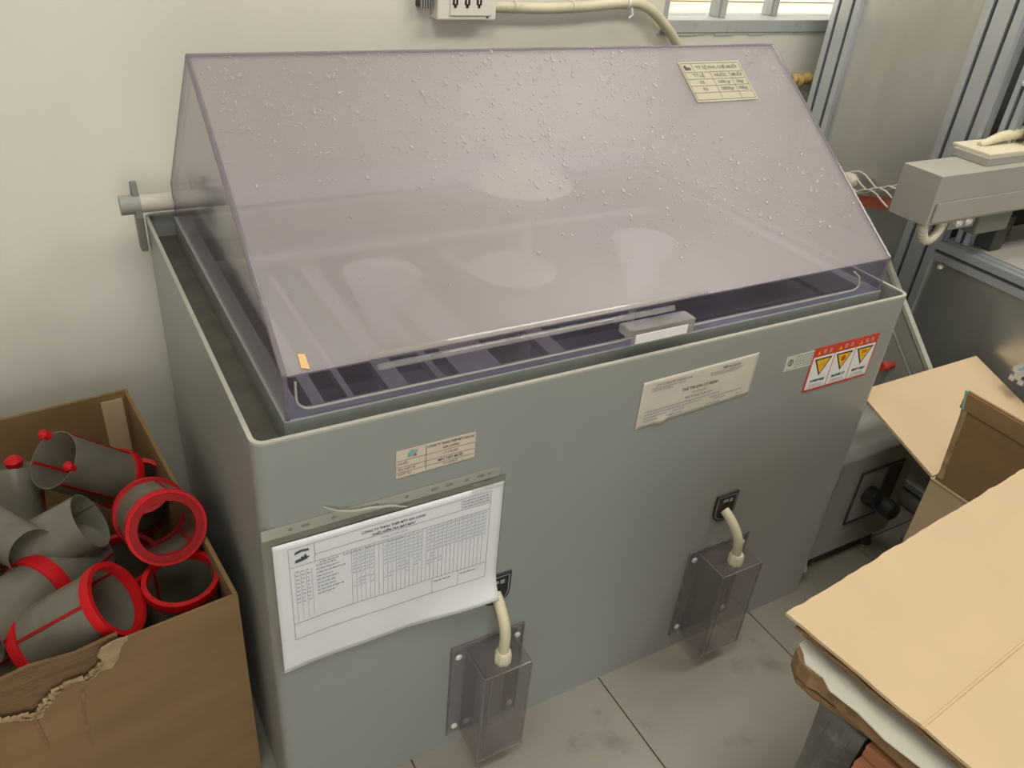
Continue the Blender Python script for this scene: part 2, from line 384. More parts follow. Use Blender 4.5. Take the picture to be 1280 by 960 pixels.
# cream identification plate
lab = obj('identification_label', MB().prism([(.1685, -.0002, .603), (.2775, -.0002, .605), (.2775, -.0002, .645), (.1685, -.0002, .645)], (0, -.0006, 0)), 'label_cream', ch)
lab['label'] = 'cream identification plate with ruled rows of text'
g = MB(); f1 = fr(.0011)
for z in (.637-.0075, .6195, .6115): rline(g, f1, .1695, z, .2765, z, .0005)
rline(g, f1, .2085, .605, .2085, .644, .0007)
obj('ruled_lines', g, 'print', lab)
def put(s, x, z, size, parent, mat='print', align='CENTER', sx=1, off=.0012, bold=0): return lettering(s, size, (x, -off, z), EX, EZ, mat, parent, align, 'lettering', sx, bold)
put('CÔNG TY TNHH THÉP MTV GIA LAI', .2425, .6405, .0050, lab, sx=.80, bold=.0001)
put('GIA LONG', .2425, .6340, .0048, lab, bold=.0001)
put('CF 176.001', .2425, .6250, .0048, lab)
put('MÁY TEST MUỐI', .2425, .6155, .0048, lab, bold=.0001)
put('01/10/2018', .2425, .6083, .0045, lab)
put('MÃ SỐ:', .1705, .6250, .0042, lab, align='LEFT')
put('TÊN THIẾT BỊ:', .1705, .6155, .0042, lab, align='LEFT', sx=.9)
put('NGÀY SD:', .1705, .6083, .0042, lab, align='LEFT')
lg = MB(); lg.add([f1(.183, .6325), f1(.195, .6325), f1(.197, .6415), f1(.188, .6430), f1(.184, .639)], [(0, 1, 2, 3, 4)])
obj('logo', lg, 'logo_teal', lab)
lg = MB(); f2 = fr(.0013); lg.add([f2(.1905, .6325), f2(.196, .6325), f2(.194, .637)], [(0, 1, 2)])
obj('logo', lg, 'warning_red', lab)
# asset card
lab = obj('asset_card', MB().grid(lambda u, v: (.544+u*.221, -.0008-.004*max(0, 1-abs(u-.21)/.05)*max(0, (.22-v)/.22), .574+(.082-.0)*v+.004*u*v+.010*u*(1-v)), 40, 14), 'paper_label', ch, solidify=.0004, smooth=True)
lab['label'] = 'pale printed paper card in the middle of the front'
g = MB(); f1 = fr(.0016)
sk = lambda X, Z: (X, -.0016, Z+.010*(X-.544)/.221*(1-(Z-.574)/.082)*.6)
for x0, x1, z in ((.562, .625, .6405), (.562, .600, .6365), (.670, .735, .642), (.672, .728, .638), (.556, .700, .601), (.556, .665, .5955), (.680, .745, .5955), (.556, .600, .590), (.610, .632, .590), (.690, .712, .590), (.735, .743, .588), (.556, .610, .5845), (.606, .634, .5835), (.676, .705, .5835), (.735, .742, .582)):
    words(g, sk, x0, x1, z, .0016, rnd)
obj('small_print', g, 'print_grey', lab)
put('CÔNG TY TNHH MTV THÉP GIA LONG', .600, .6465, .0046, lab, sx=.85, off=.0018)
put('MẪU SỐ: S23-DN', .712, .6485, .0046, lab, off=.0018, bold=.0001)
put('THẺ TÀI SẢN CỐ ĐỊNH', .655, .6260, .0066, lab, off=.0018, bold=.0001)
put('Số: CF176.001', .655, .6175, .0046, lab, off=.0018)
put('Ngày 01 tháng 10 năm 2018', .655, .6108, .0046, lab, off=.0018)
# small green-white sticker
lab = obj('rating_sticker', MB().prism([(.833, -.0002, .608), (.905, -.0002, .608), (.905, -.0002, .636), (.833, -.0002, .636)], (0, -.0005, 0)), 'label_green', ch)
lab['label'] = 'small pale green sticker with a round black symbol'
g = MB(); f1 = fr(.0010)
for k in range(5): words(g, f1, .855, .898, .612+k*.0048, .0020, rnd)
words(g, f1, .838, .849, .610, .0015, rnd)
obj('small_print', g, 'print_grey', lab)
g = MB(); g.lathe((.8445, -.0010, .6235), (0, 1, 0), [(.0062, 0), (.0046, 0)], 24, False)
g.add([f1(.8432, .6185), f1(.8458, .6185), f1(.8458, .6285), f1(.8432, .6285)], [(0, 1, 2, 3)])
obj('symbol', g, 'print', lab)
# warning sticker
X0, X1, Z0, Z1 = .8955, 1.0515, .5535, .6385
lab = obj('warning_sticker', MB().prism([(X0, -.0002, Z0), (X1, -.0002, Z0), (X1, -.0002, Z1), (X0, -.0002, Z1)], (0, -.0009, 0)), 'warning_red', ch)
lab['label'] = 'red and white sticker with three yellow warning triangles'
pw = (X1-X0-.010)/3
for k in range(3):
    a = X0+.003+k*(pw+.002); m_ = a+pw/2
    pn = obj('panel', MB().prism([(a, -.0012, Z0+.0045), (a+pw, -.0012, Z0+.0045), (a+pw, -.0012, Z1-.018), (a, -.0012, Z1-.018)], (0, -.0003, 0)), 'white', lab)
    def tri(s, y): c = (m_, Z1-.034); return [(c[0]-.0205*s, -y, c[1]+.0125*s), (c[0]+.0205*s, -y, c[1]+.0125*s), (c[0], -y, c[1]-.0225*s)]
    obj('triangle_border', MB().prism(tri(1, .0015), (0, -.0002, 0)), 'black', lab)
    obj('triangle', MB().prism(tri(.78, .0017), (0, -.0002, 0)), 'warning_yellow', lab)
    g = MB(); f1 = fr(.0021); z_ = Z1-.034
    if k == 0:
        for q in (-.004, .003): g.add([f1(m_+q-.002, z_-.004), f1(m_+q+.001, z_-.004), f1(m_+q+.003, z_+.005), f1(m_+q, z_+.005)], [(0, 1, 2, 3)])
    elif k == 1: g.lathe((m_, -.0021, z_+.001), (0, 1, 0), [(0, 0)]+[(.0055, 0)], 9, False)
    else:
        for q in (.001, .0045): g.add([f1(m_-.007, z_+q), f1(m_+.007, z_+q), f1(m_+.005, z_+q+.002), f1(m_-.007, z_+q+.002)], [(0, 1, 2, 3)])
    obj('pictogram', g, 'orange' if k == 0 else 'warning_red', lab)
    lettering(('注意高压电源', '当心高温烫伤', '请勿打开盖子')[k], .0056, (m_, -.0018, Z0+.0195), EX, EZ, 'print', lab, bold=.00025)
    g = MB(); f1 = fr(.0018)
    words(g, f1, m_-.016, m_+.014, Z0+.0115, .0014, rnd); words(g, f1, m_-.019, m_+.019, Z0+.0075, .0014, rnd)
    obj('small_print', g, 'print_grey', lab)
    obj('small_triangle', MB().prism([(a+.006, -.0012, Z1-.0135), (a+.0135, -.0012, Z1-.0135), (a+.00975, -.0012, Z1-.0065)], (0, -.0002, 0)), 'warning_yellow', lab)
    for ci, s_ in enumerate('警告'): lettering(s_, .009, (a+.023+ci*.014, -.0013, Z1-.010), EX, EZ, 'label_cream', lab)

# ------------------------------------------------------------------ hinged hood of clear plastic
L, Rr = .0586, .3234
hood = thing('chamber_hood', 'fogged lilac tinted clear plastic tent shaped hood on the chamber', 'hood', ((HX0+HX1)/2, (HY0+HY1)/2, H))
t = .005
pf0, pf1, pf2, pb1, pb0 = V((0, HY0, H)), V((0, HY0, H+L)), V((0, HYR, H+Rr)), V((0, HY1, H+L)), V((0, HY1, H))
sd = (pf2-pf1); SL = sd.length; sd.normalize(); sn = EX.cross(sd)          # slope direction and outward normal
if sn.y > 0: sn = -sn
bd = (pb1-pf2).normalized(); bn = EX.cross(bd)
if bn.y < 0: bn = -bn
ax = V((HX0, 0, 0)); wx = V((HX1-HX0, 0, 0))
obj('front_panel', MB().obox(pf1+ax, wx, sd*SL, sn*-t), 'hood_fog', hood)
obj('back_panel', MB().obox(pf2+ax, wx, pb1-pf2, bn*-t), 'hood_side', hood)
obj('front_lip', MB().obox(pf0+ax, wx, pf1-pf0, (0, t, 0)), 'hood_lip', hood)
obj('back_lip', MB().obox(pb0+ax, wx, pb1-pb0, (0, -t, 0)), 'hood_lip', hood)
prof = [pf0+V((0, t, 0)), pf1+V((0, t, 0)), pf2+V((0, 0, -t*1.3)), pb1-V((0, t, 0)), pb0-V((0, t, 0))]
obj('side_panel', MB().prism([p+ax for p in prof], (t, 0, 0)), 'hood_side', hood)
obj('side_panel', MB().prism([p+ax+wx for p in prof], (-t, 0, 0)), 'hood_side', hood)
for x in (HX0+.002, HX1-.002):
    e = MB()
    e.tube([pf0+V((x, .001, 0)), pf1+V((x, .001, 0))], .0030, 8); e.tube([pf1+V((x, .001, 0)), pf2+V((x, 0, -.002))], .0036, 8)
    e.tube([pf2+V((x, 0, -.002)), pb1+V((x, 0, 0))], .0030, 8); e.tube([pb1+V((x, -.001, 0)), pb0+V((x, -.001, 0))], .003, 8)
    obj('corner_seam', e, 'hood_edge', hood)
e = MB(); e.tube([pf2+V((HX0, 0, -.002)), pf2+V((HX1, 0, -.002))], .0034, 8)
obj('ridge_seam', e, 'hood_edge', hood)
# reinforcing rails along the front fold, from the left third to the handle
for dz, x0, x1, r in ((.004, .150, .66, .0038), (-.010, .158, .60, .0042)):
    obj('fold_rail', MB().tube([(x0, HY0-.003+(.004 if dz > 0 else 0), H+L+dz), (x1, HY0-.003+(.004 if dz > 0 else 0), H+L+dz)], r, 8), 'clear', hood)
# pale rounded tube standing in for the bottom flange's refraction in the lip
bp = []
for cx, cz, a0, a1 in ((HX0+.03, H+.028, 180, 270), (HX1-.075, H+.028, 270, 330)):
    for k in range(7):
        a = math.radians(a0+(a1-a0)*k/6); bp.append((cx+.017*math.cos(a), HY0-.001, cz+.017*math.sin(a)))
bp = [(HX0+.013, HY0-.001, H+.05)]+bp+[(HX1-.066, HY0-.001, H+.034), (HX1-.085, HY0-.001, H+.047)]
obj('refraction_line', MB().tube(bp, .0015, 6), 'strip', hood)
# handle
hx0, hx1, hz0, hz1, hy = .508, .627, H+.0155, H+.040, HY0
hd = obj('handle', MB().box(hx0+.008, hx1-.004, hy-.022, hy-.001, hz1-.004, hz1).box(hx0+.008, hx1-.004, hy-.026, hy-.022, hz0, hz1).box(hx0, hx0+.010, hy-.024, hy-.002, hz1-.012, hz1+.001)
         .box(hx1-.012, hx1, hy-.024, hy-.001, hz0, hz1-.002), 'clear', hood, bevel=.001)
hd['label'] = 'clear channel shaped handle with a white strip'
obj('handle_strip', MB().box(hx0+.012, hx1-.016, hy-.0275, hy-.0262, hz0+.003, hz1-.008), 'white', hd)
# tape scrap and ratio label on the slope
on = lambda x, s_, o=.0008: pf1+V((x, 0, 0))+sd*s_+sn*o
tp = obj('tape_scrap', MB().prism([on(.070, .006), on(.079, .003), on(.0785, .022), on(.0705, .024)], sn*.0004), 'tape', hood)
LX0, LX1, S0, S1 = .8195, .955, .333, .4165
lab = obj('ratio_label', MB().prism([on(LX0, S0), on(LX1, S0), on(LX1, S1), on(LX0, S1)], sn*.0005), 'label_yellow', hood)
lab['label'] = 'yellowed paper label with a ruled table'
g = MB(); fs = lambda x, s_: on(x, s_, .0018)
rows = [S0+.004, S0+.0185, S0+.0325, S0+.0465, S0+.061, S1-.004]
for s_ in rows: rline(g, fs, LX0+.003, s_, LX1-.004, s_, .0008)
for x, a, c in ((LX0+.003, rows[0], rows[5]), (LX1-.004, rows[0], rows[5]), (LX0+.058, rows[0], rows[4]), (LX0+.100, rows[0], rows[4]), (LX0+.026, rows[4], rows[5])): rline(g, fs, x, a, x, c, .0008)
obj('ruled_lines', g, 'print_mid', lab)
def puts(s, x, r, size): lettering(s, size, on(x, r, .0019), EX, sd, 'print_mid', lab, bold=.0001)
puts('TỶ LỆ PHA CHẾ MUỐI', LX0+.078, (rows[4]+rows[5])/2, .0092)
for r, tx in ((3, ('TỶ LỆ', 'NƯỚC', 'MUỐI')), (2, ('5%', '1000 gr', '50gr')), (1, ('5%', '10000gr', '500gr'))):
    for x, s_ in zip((LX0+.031, LX0+.079, LX0+.115), tx): puts(s_, x, (rows[r]+rows[r+1])/2, .0092)
g = MB(); g.add([fs(LX0+.008, S1-.018), fs(LX0+.020, S1-.018), fs(LX0+.021, S1-.013), fs(LX0+.013, S1-.012), fs(LX0+.012, S1-.007), fs(LX0+.007, S1-.010)], [(0, 1, 2, 3, 4, 5)])
obj('logo', g, 'print', lab)
# water drops on the slope
dr = MB(); rd = random.Random(5)
N = 0
while N < 1900:
    u, v = rd.random(), rd.random()                   # u along the hood, v down the slope
    dens = .95*math.exp(-(v/.20)**2)*(1 if u < .75 else .7)+.75*math.exp(-((v-(.12+.62*u))/.20)**2)*(1-.5*max(0, u-.7)/.3)+.02
    if v > .86 or rd.random() > dens: continue
    if u > .73 and u < .93 and v < .31: continue
    N += 1
    r = min(.0034, .0009+rd.expovariate(1/.0006)); el = rd.uniform(1, 1.5)
    c = on(HX0+.012+u*(HX1-HX0-.024), SL*(1-v)-.004, 0); n = 7; vs = []
    for q, hh in ((1, .0), (.74, .68)):
        for k in range(n):
            a = 2*math.pi*k/n; vs.append(c+EX*(r*q*math.cos(a))+sd*(r*q*el*math.sin(a))+sn*(r*hh))
    vs.append(c+sn*(r*.95))
    dr.add(vs, [(k, (k+1) % n, n+(k+1) % n, n+k) for k in range(n)]+[(n+k, n+(k+1) % n, 2*n) for k in range(n)])
dr.smooth = True
d = obj('water_drops', dr, 'water', hood); d['kind'] = 'stuff'; d['label'] = 'clear water drops beaded on the sloping panel'
for p in d.data.polygons: p.use_smooth = True

# ------------------------------------------------------------------ inside the tank
for nm, x, y, lb_ in (('left', .27, .30, 'pale conical fog funnel inside the hood, nearer the hinge bracket'), ('right', .74, .28, 'pale conical fog funnel inside the hood, nearer the ratio label')):
    fn_ = thing('fog_funnel', lb_, 'funnel', (x, y, .30), 'fog funnels in the tank')
    obj('cone', MB().lathe((x, y, .62), (0, 0, 1), [(.006, 0), (.055, .115), (.057, .115), (.008, 0)], 28), 'funnel_clear', fn_)
    obj('stem', MB().tube([(x, y, .302), (x, y, .625)], .0065, 12), 'funnel_clear', fn_)
    obj('foot', MB().lathe((x, y, .300), (0, 0, 1), [(0, 0), (.03, 0), (.03, .006), (0, .012)], 20, False), 'rack', fn_)
tw = thing('spray_tower', 'cream spray tower with dish and thin pipe in the middle of the tank', 'spray tower', (.53, .36, .30))
obj('column', MB().lathe((.53, .36, .300), (0, 0, 1), [(0, 0), (.045, 0), (.045, .36), (0, .36)], 28, False), 'cream', tw)
obj('dish', MB().lathe((.53, .36, .66), (0, 0, 1), [(0, 0), (.06, 0), (.075, .018), (.071, .020), (.056, .006), (0, .006)], 32, False), 'cream', tw)
obj('pipe', MB().tube([(.545, .35, .665), (.545, .35, .80)], .009, 14), 'white', tw)
obj('cap', MB().lathe((.53, .36, .80), (0, 0, 1), [(.0, 0), (.06, 0), (.085, .03), (.02, .07), (0, .07)], 32, False), 'cream', tw)
rk = thing('sample_rack', 'grey plastic rack of cross bars inside the tank', 'rack', (.55, .36, .60))
for x, wd in ((.115, .018), (.165, .010), (.225, .03), (.30, .012), (.335, .07), (.49, .03)):
    obj('cross_bar', MB().box(x, x+wd, HY0+.024, HY1-.022, .612, .626), 'rack', rk, bevel=.001)
for y in (.09, .60):
    obj('rail', MB().tube([(HX0+.024, y, .640), (HX1-.024, y, .640)], .012, 14), 'rack', rk)

# ------------------------------------------------------------------ document in a punched sleeve
doc = thing('document_sleeve', 'white printed form in a clear punched sleeve taped to the chamber', 'document', (.165, -.002, .33))
def pap(u, v, o=0):
    x, z = .010+u*.315, .552-v*.222
    k = max(0, (u-.55)/.45)*max(0, (v-.7)/.3)**2
    y = -.0035-.016*k-.0012*math.sin(u*7+v*2)**2*(.3+v)
    return V((x+.002*k, y-o, z+.010*k-.012*(1-u)*max(0, v-.6)+.003*math.sin(u*5)*v))
pp_ = obj('paper', MB().grid(lambda u, v: pap(u, v), 40, 28), 'paper', doc, smooth=True, solidify=.0003)
pm = lambda X, Z, o=.0008: pap((X-.010)/.315, (.552-Z)/.222, o)
g = MB()
xl, xr, zt, zb = .028, .306, .541, .372
for z in (zt, zt-.019, zt-.031): rline(g, pm, xl if z != zt-.019 else .060, z, xr, z, .0007)
for z in (zb+.040, zb+.012): rline(g, pm, xl, z, xr, z, .0008)
for x in (xl, .060, xr, .262): rline(g, pm, x, zt-.031 if x == .262 else (zt-.04 if False else zt), x, zt-.031 if x not in (xl, xr) else zb+.012, .0007) if x != .262 else rline(g, pm, x, zt-.019, x, zt, .0007)
for k in range(32): rline(g, pm, .107+k*.00612, zb+.040, .107+k*.00612, zt-.031, .0005)
for x in (.034, .041, .048, .055): rline(g, pm, x, zb+.045, x, zt-.040, .0005)
for x in (.222, .262): rline(g, pm, x, zb+.012, x, zb+.040, .0006)
obj('ruled_table', g, 'print_grey', pp_)
g = MB()
for k in range(9): words(g, pm, .061, .061+rnd.uniform(.020, .040), zt-.040-k*.0062, .0017, rnd)
for k in range(3): words(g, pm, .264, .304, zt-.006-k*.0048, .0017, rnd)
for k in range(9):
    for x in (.035, .042, .049): words(g, pm, x, x+.004, zt-.041-k*.0066, .0015, rnd)
for k in range(2): words(g, pm, .225+k*.04, .252+k*.04, zb+.032, .0018, rnd)
for k in range(4): words(g, pm, .066+k*.03, .09+k*.03, zt-.0355, .0014, rnd)
obj('small_print', g, 'print_grey', pp_)
g = MB()
for k in range(32):                                   # handwritten ticks in the columns
    for j in range(11):
        if k in (5, 6, 16) or (j > 6 and rnd.random() < .5) or (k > 20 and j > 6): continue
        x, z = .1085+k*.00612, zt-.037-j*.0062
        q = rnd.uniform(-.001, .001)
        g.add([pm(x, z+q, .0009), pm(x+.0036, z+.0022, .0009), pm(x+.0036, z+.0032, .0009), pm(x, z+.001+q, .0009)], [(0, 1, 2, 3)])
obj('handwriting', g, 'print_blue', pp_)
q0 = pm(.165, zt-.008, .0012); lettering('CÔNG TY TNHH THÉP MTV GIA LONG', .0050, q0, EX, EZ, 'print', pp_, bold=.00012)
q0 = pm(.165, zt-.0155, .0012); lettering('PHIẾU KIỂM TRA MÁY MÓC', .0048, q0, EX, EZ, 'print', pp_, bold=.00012)
q0 = pm(.165, zt-.0245, .0012); lettering('Tháng 10 năm 2018', .0045, q0, EX, EZ, 'print_grey', pp_)
g = MB()
for pts in ([(.035, .516), (.050, .519), (.054, .523), (.050, .523), (.050, .527), (.047, .527), (.047, .524), (.043, .525), (.043, .522), (.036, .521)], [(.035, .530), (.044, .533), (.053, .532), (.053, .5355), (.043, .536), (.036, .534)]):
    g.add([pm(*p, .0012) for p in pts], [tuple(range(len(pts)))])
obj('logo', g, 'print', pp_)
obj('sleeve', MB().grid(lambda u, v: (-.0005+u*.3285, -.0016, .562-v*.236), 8, 8), 'sleeve', doc, solidify=.0002)
# punched strip with holes (built around the holes)
st = MB(); hs = [(.034, .004), (.052, .009), (.087, .004), (.118, .009), (.140, .009), (.183, .004), (.222, .009), (.243, .009), (.268, .004), (.289, .009), (.302, .004)]
sx0, sx1, sz0, sz1 = -.0005, .318, .562, .578
yy = -.0014; zc = (sz0+sz1)/2; xs = [sx0]
for cx, hw in hs:
    hw = hw/2; a, c = cx-hw-.001, cx+hw+.001; st.add([(xs[-1], yy, sz0), (a, yy, sz0), (a, yy, sz1), (xs[-1], yy, sz1)], [(0, 1, 2, 3)])
    st.add([(a, yy, sz0), (c, yy, sz0), (c, yy, zc-.0027), (a, yy, zc-.0027)], [(0, 1, 2, 3)]); st.add([(a, yy, zc+.0027), (c, yy, zc+.0027), (c, yy, sz1), (a, yy, sz1)], [(0, 1, 2, 3)])
    for sg, xa in ((-1, a), (1, c)):
        for zz in (-1, 1): st.add([(xa, yy, zc+zz*.0027), (xa, yy, zc+zz*.0005), (xa-sg*.0016, yy, zc+zz*.0027)], [(0, 1, 2)])
    xs.append(c)
st.add([(xs[-1], yy, sz0), (sx1, yy, sz0), (sx1, yy, sz1), (xs[-1], yy, sz1)], [(0, 1, 2, 3)])
obj('punched_strip', st, 'strip', doc, solidify=.0004)
obj('tie_string', MB().tube([(.075, -.003, .592), (.09, -.006, .583), (.11, -.007, .576), (.135, -.006, .572), (.16, -.005, .566), (.182, -.004, .556)], [.0007, .0012, .0016, .0022, .0018, .001], 8), 'strip', doc)
obj('tape_piece', MB().grid(lambda u, v: (.275+u*.05, -.0046-.0008*math.sin(u*9+v*4), .545+v*.017), 10, 4), 'clear', doc)

# ------------------------------------------------------------------ wall socket and conduit
so = thing('wall_socket', 'cream triple outlet socket box on the back wall', 'socket', (.625, YW, 1.003))
obj('housing', MB().box(.563, .687, YW-.035, YW-.0005, 1.004, 1.075), 'socket', so, bevel=.003)
obj('face_plate', MB().box(.588, .676, YW-.038, YW-.034, 1.012, 1.068), 'socket', so, bevel=.0015)
for x in (.597, .622, .647):
    for dx in (-.005, .002):
        obj('pin_hole', MB().box(x+dx, x+dx+.004, YW-.0388, YW-.0378, 1.031, 1.044), 'black', so)
    obj('pin_hole', MB().box(x-.002, x+.003, YW-.0388, YW-.0378, 1.026, 1.033), 'black', so)
obj('indicator', MB().lathe((.668, YW-.0345, 1.0095), (0, -1, 0), [(0, 0), (.002, 0), (.002, .001), (0, .001)], 10, False), 'black', so)
cp = thing('ventilation_grille', 'small dark ribbed plug beside the wall socket', 'plug', (.548, YW, 1.03))
for k in range(5): obj('rib', MB().box(.535+k*.005, .5375+k*.005, YW-.022, YW-.0005, 1.022+.004*k*0, 1.09), 'grey_paint', cp)
obj('core', MB().box(.533, .559, YW-.016, YW-.0005, 1.024, 1.088), 'dark_metal', cp)
pts = [(.687, 1.026), (.80, 1.024), (.90, 1.028), (.98, 1.034), (1.03, 1.035), (1.07, 1.024), (1.115, .994), (1.16, .955), (1.20, .905), (1.235, .85), (1.25, .78)]
sm = []
for i in range(len(pts)-1):
    for k in range(4):
        t_ = k/4; p0, p1, p2, p3 = pts[max(i-1, 0)], pts[i], pts[i+1], pts[min(i+2, len(pts)-1)]
        sm.append(tuple(.5*(2*p1[j]+(p2[j]-p0[j])*t_+(2*p0[j]-5*p1[j]+4*p2[j]-p3[j])*t_**2+(3*p1[j]-p0[j]-3*p2[j]+p3[j])*t_**3) for j in (0, 1)))
cd_ = thing('cable_conduit', 'yellowed flexible cable conduit running from the socket past the window', 'conduit', (.95, YW, .78))
obj('tube', MB().tube([(x, YW-.020, z) for x, z in sm], .0105, 14), 'conduit', cd_)
for x, z in ((.735, 1.0255), (.87, 1.0265)): obj('clip', MB().tube([(x-.002, YW-.02, z), (x+.002, YW-.02, z)], .0118, 14), 'cream', cd_)
obj('cable_tie', MB().tube([(1.005, YW-.020, 1.0355), (1.010, YW-.020, 1.0355)], .0125, 12).tube([(1.012, YW-.032, 1.028), (1.016, YW-.034, 1.014), (1.006, YW-.034, 1.008)], .0022, 6), 'white', cd_)
tag(obj('foam_strip', MB().grid(lambda u, v: (1.56+u*.12, YW-.012-.010*math.sin(v*3.14)-.003*math.sin(u*31), .85+v*.022+.003*math.sin(u*17)), 24, 6), 'foam', solidify=.008, smooth=True), 'yellow foam strip on the wall under the window', 'foam strip')

# ------------------------------------------------------------------ framed machine on the right
XF = 1.55
fm = thing('framed_machine', 'tall machine of slotted aluminium profiles with brushed steel panels', 'machine', (XF+.3, .2, 0))
def profile(along, a0, a1, c1, c2, w1, w2, name='profile', par=fm, n1=2):
    """slotted profile; w1 spans the slotted direction (n1 slots on both wide faces)"""
    o2 = []; sl, dp = .0042, .007
    cs = [(-w1/2+w1/(2*n1)+k*w1/n1) for k in range(n1)]
    o2.append((-w1/2, -w2/2))
    for c in cs: o2 += [(c-sl, -w2/2), (c-sl, -w2/2+dp), (c+sl, -w2/2+dp), (c+sl, -w2/2)]
    o2 += [(w1/2, -w2/2), (w1/2, -sl), (w1/2-dp, -sl), (w1/2-dp, sl), (w1/2, sl), (w1/2, w2/2)]
    for c in cs[::-1]: o2 += [(c+sl, w2/2), (c+sl, w2/2-dp), (c-sl, w2/2-dp), (c-sl, w2/2)]
    o2 += [(-w1/2, w2/2), (-w1/2, sl), (-w1/2+dp, sl), (-w1/2+dp, -sl), (-w1/2, -sl)]
    if along == 'z': pts = [(c1+b_, c2+a_, a0) for a_, b_ in o2]; d = (0, 0, a1-a0)
    elif along == 'y': pts = [(c1+b_, a0, c2+a_) for a_, b_ in o2]; d = (0, a1-a0, 0)
    else: pts = [(a0, c1+b_, c2+a_) for a_, b_ in o2]; d = (a1-a0, 0, 0)
    o = obj(name, MB().prism(pts, d), 'aluminium', par)
    sb = MB()
    for c in cs:
        for s in (-1, 1):
            q = s*(w2/2-dp+.0004)
            if along == 'z': sb.box(c1+q-.0003, c1+q+.0003, c2+c-sl, c2+c+sl, a0, a1)
            elif along == 'y': sb.box(c1+q-.0003, c1+q+.0003, a0, a1, c2+c-sl, c2+c+sl)
            else: sb.box(a0, a1, c1+q-.0003, c1+q+.0003, c2+c-sl, c2+c+sl)
    obj('slot', sb, 'slot', o)
    return o
profile('z', 0, 2.2, XF+.02, .672, .076, .04)
profile('z', 0, 2.2, XF+.02, .298, .085, .04)
profile('z', 0, 2.2, XF+.60, .298, .085, .04)
profile('z', 0, 2.2, XF+.60, .672, .076, .04)
profile('y', -.9, .255, XF+.02, .618, .040, .04, n1=1)
profile('y', -.9, .255, XF+.60, .618, .040, .04, n1=1)
profile('y', -.9, .255, XF+.02, .05, .040, .04, n1=1)
profile('x', 1.502, 1.552, -.040, .470, .03, .03, n1=1)
obj('side_panel', MB().box(XF+.012, XF+.016, .335, .640, .02, 2.18), 'steel', fm)
obj('lower_panel', MB().box(XF+.008, XF+.012, -.9, .262, .0, .600), 'steel', fm)
obj('bed_plate', MB().box(XF+.042, XF+.58, -.9, .255, .626, .640), 'painted_metal', fm)
obj('rear_panel', MB().box(XF+.60, XF+.604, -.9, .64, .0, 2.18), 'dark_metal', fm)
obj('back_plate', MB().box(XF+.04, XF+.60, .335, .340, .64, 2.18), 'dark_metal', fm)
obj('bolt', MB().lathe((XF+.008, .232, .585), (-1, 0, 0), [(0, 0), (.006, 0), (.006, .003), (.003, .006), (0, .006)], 16, False), 'screw', fm)
hp = obj('hole_plate', MB().box(XF+.06, XF+.18, .19, .194, .85, .96), 'painted_metal', fm, bevel=.002)
for hx_ in (.085, .115, .145):
    for hz_ in (.88, .905, .93): obj('hole', MB().lathe((XF+hx_, .1895, hz_), (0, -1, 0), [(0, 0), (.006, 0), (.005, .0005), (0, .0005)], 12, False), 'black', hp)
profile('z', .64, 2.2, XF+.05, .225, .030, .025, n1=1)
obj('bolt', MB().lathe((XF+.035, .222, .98), (-1, 0, 0), [(0, 0), (.006, 0), (.006, .003), (0, .006)], 12, False), 'screw', fm)
obj('bracket', MB().box(XF+.06, XF+.10, .17, .25, .6405, .70).box(XF+.10, XF+.2, .215, .25, .6405, .69), 'dark_metal', fm, bevel=.003)
obj('tray', MB().box(XF+.20, XF+.5, -.3, .06, .672, .680)
    .box(XF+.22, XF+.24, -.29, .05, .6405, .672).box(XF+.46, XF+.48, -.29, .05, .6405, .672), ['painted_metal'], fm, bevel=.002)
# arm with top plate, hose and cable loop
am = thing('machine_arm', 'beige metal box arm reaching out of the framed machine', 'machine arm', (1.6, .187, .745))
obj('arm_box', MB().box(1.30, 2.10, .142, .228, .745, .842), 'painted_metal', am, bevel=.0012)
obj('arm_skirt', MB().prism([(1.42, .1405, .752), (2.1, .1405, .752), (2.1, .1405, .81), (1.66, .1405, .81), (1.60, .1405, .79), (1.31, .1405, .79), (1.31, .1405, .752)], (0, -.003, 0)), 'painted_metal', am)
obj('top_plate', MB().box(1.455, 2.10, .160, .240, .842, .858), 'painted_metal', am, bevel=.001)
obj('cover_plate', MB().box(1.465, 2.10, .165, .250, .858, .864), 'cream', am, bevel=.001)
obj('motor', MB().box(1.49, 1.60, .150, .22, .700, .745), 'bracket', am, bevel=.004)
for x in (1.415, 1.445): obj('screw', MB().lathe((x, .152, .738), (0, -1, 0), [(0, 0), (.010, 0), (.010, .006), (.005, .010), (0, .010)], 14, False), 'screw', am)
obj('screw_plate', MB().box(1.395, 1.475, .152, .20, .722, .745), 'grey_paint', am, bevel=.001)
obj('hose', MB().tube([(1.50, .215, .866), (1.56, .215, .878), (1.64, .215, .884), (1.75, .22, .885), (1.9, .22, .885)], [.006, .010, .012, .012, .012], 14), 'hose', am)
lp = [(1.312+.048*(1-math.cos(math.pi*k/16))/2*1.2, .152, .748-.040*math.sin(math.pi*k/16)) for k in range(17)]
sp = obj('cable_loop', MB().tube(lp, .0085, 12), 'paper_label', am)
for k in range(1, 16): obj('spiral_wrap', MB().tube([V(lp[k])*.7+V(lp[k-1])*.3, V(lp[k])*.9+V(lp[k-1])*.1], .0094, 10), 'cream', sp)
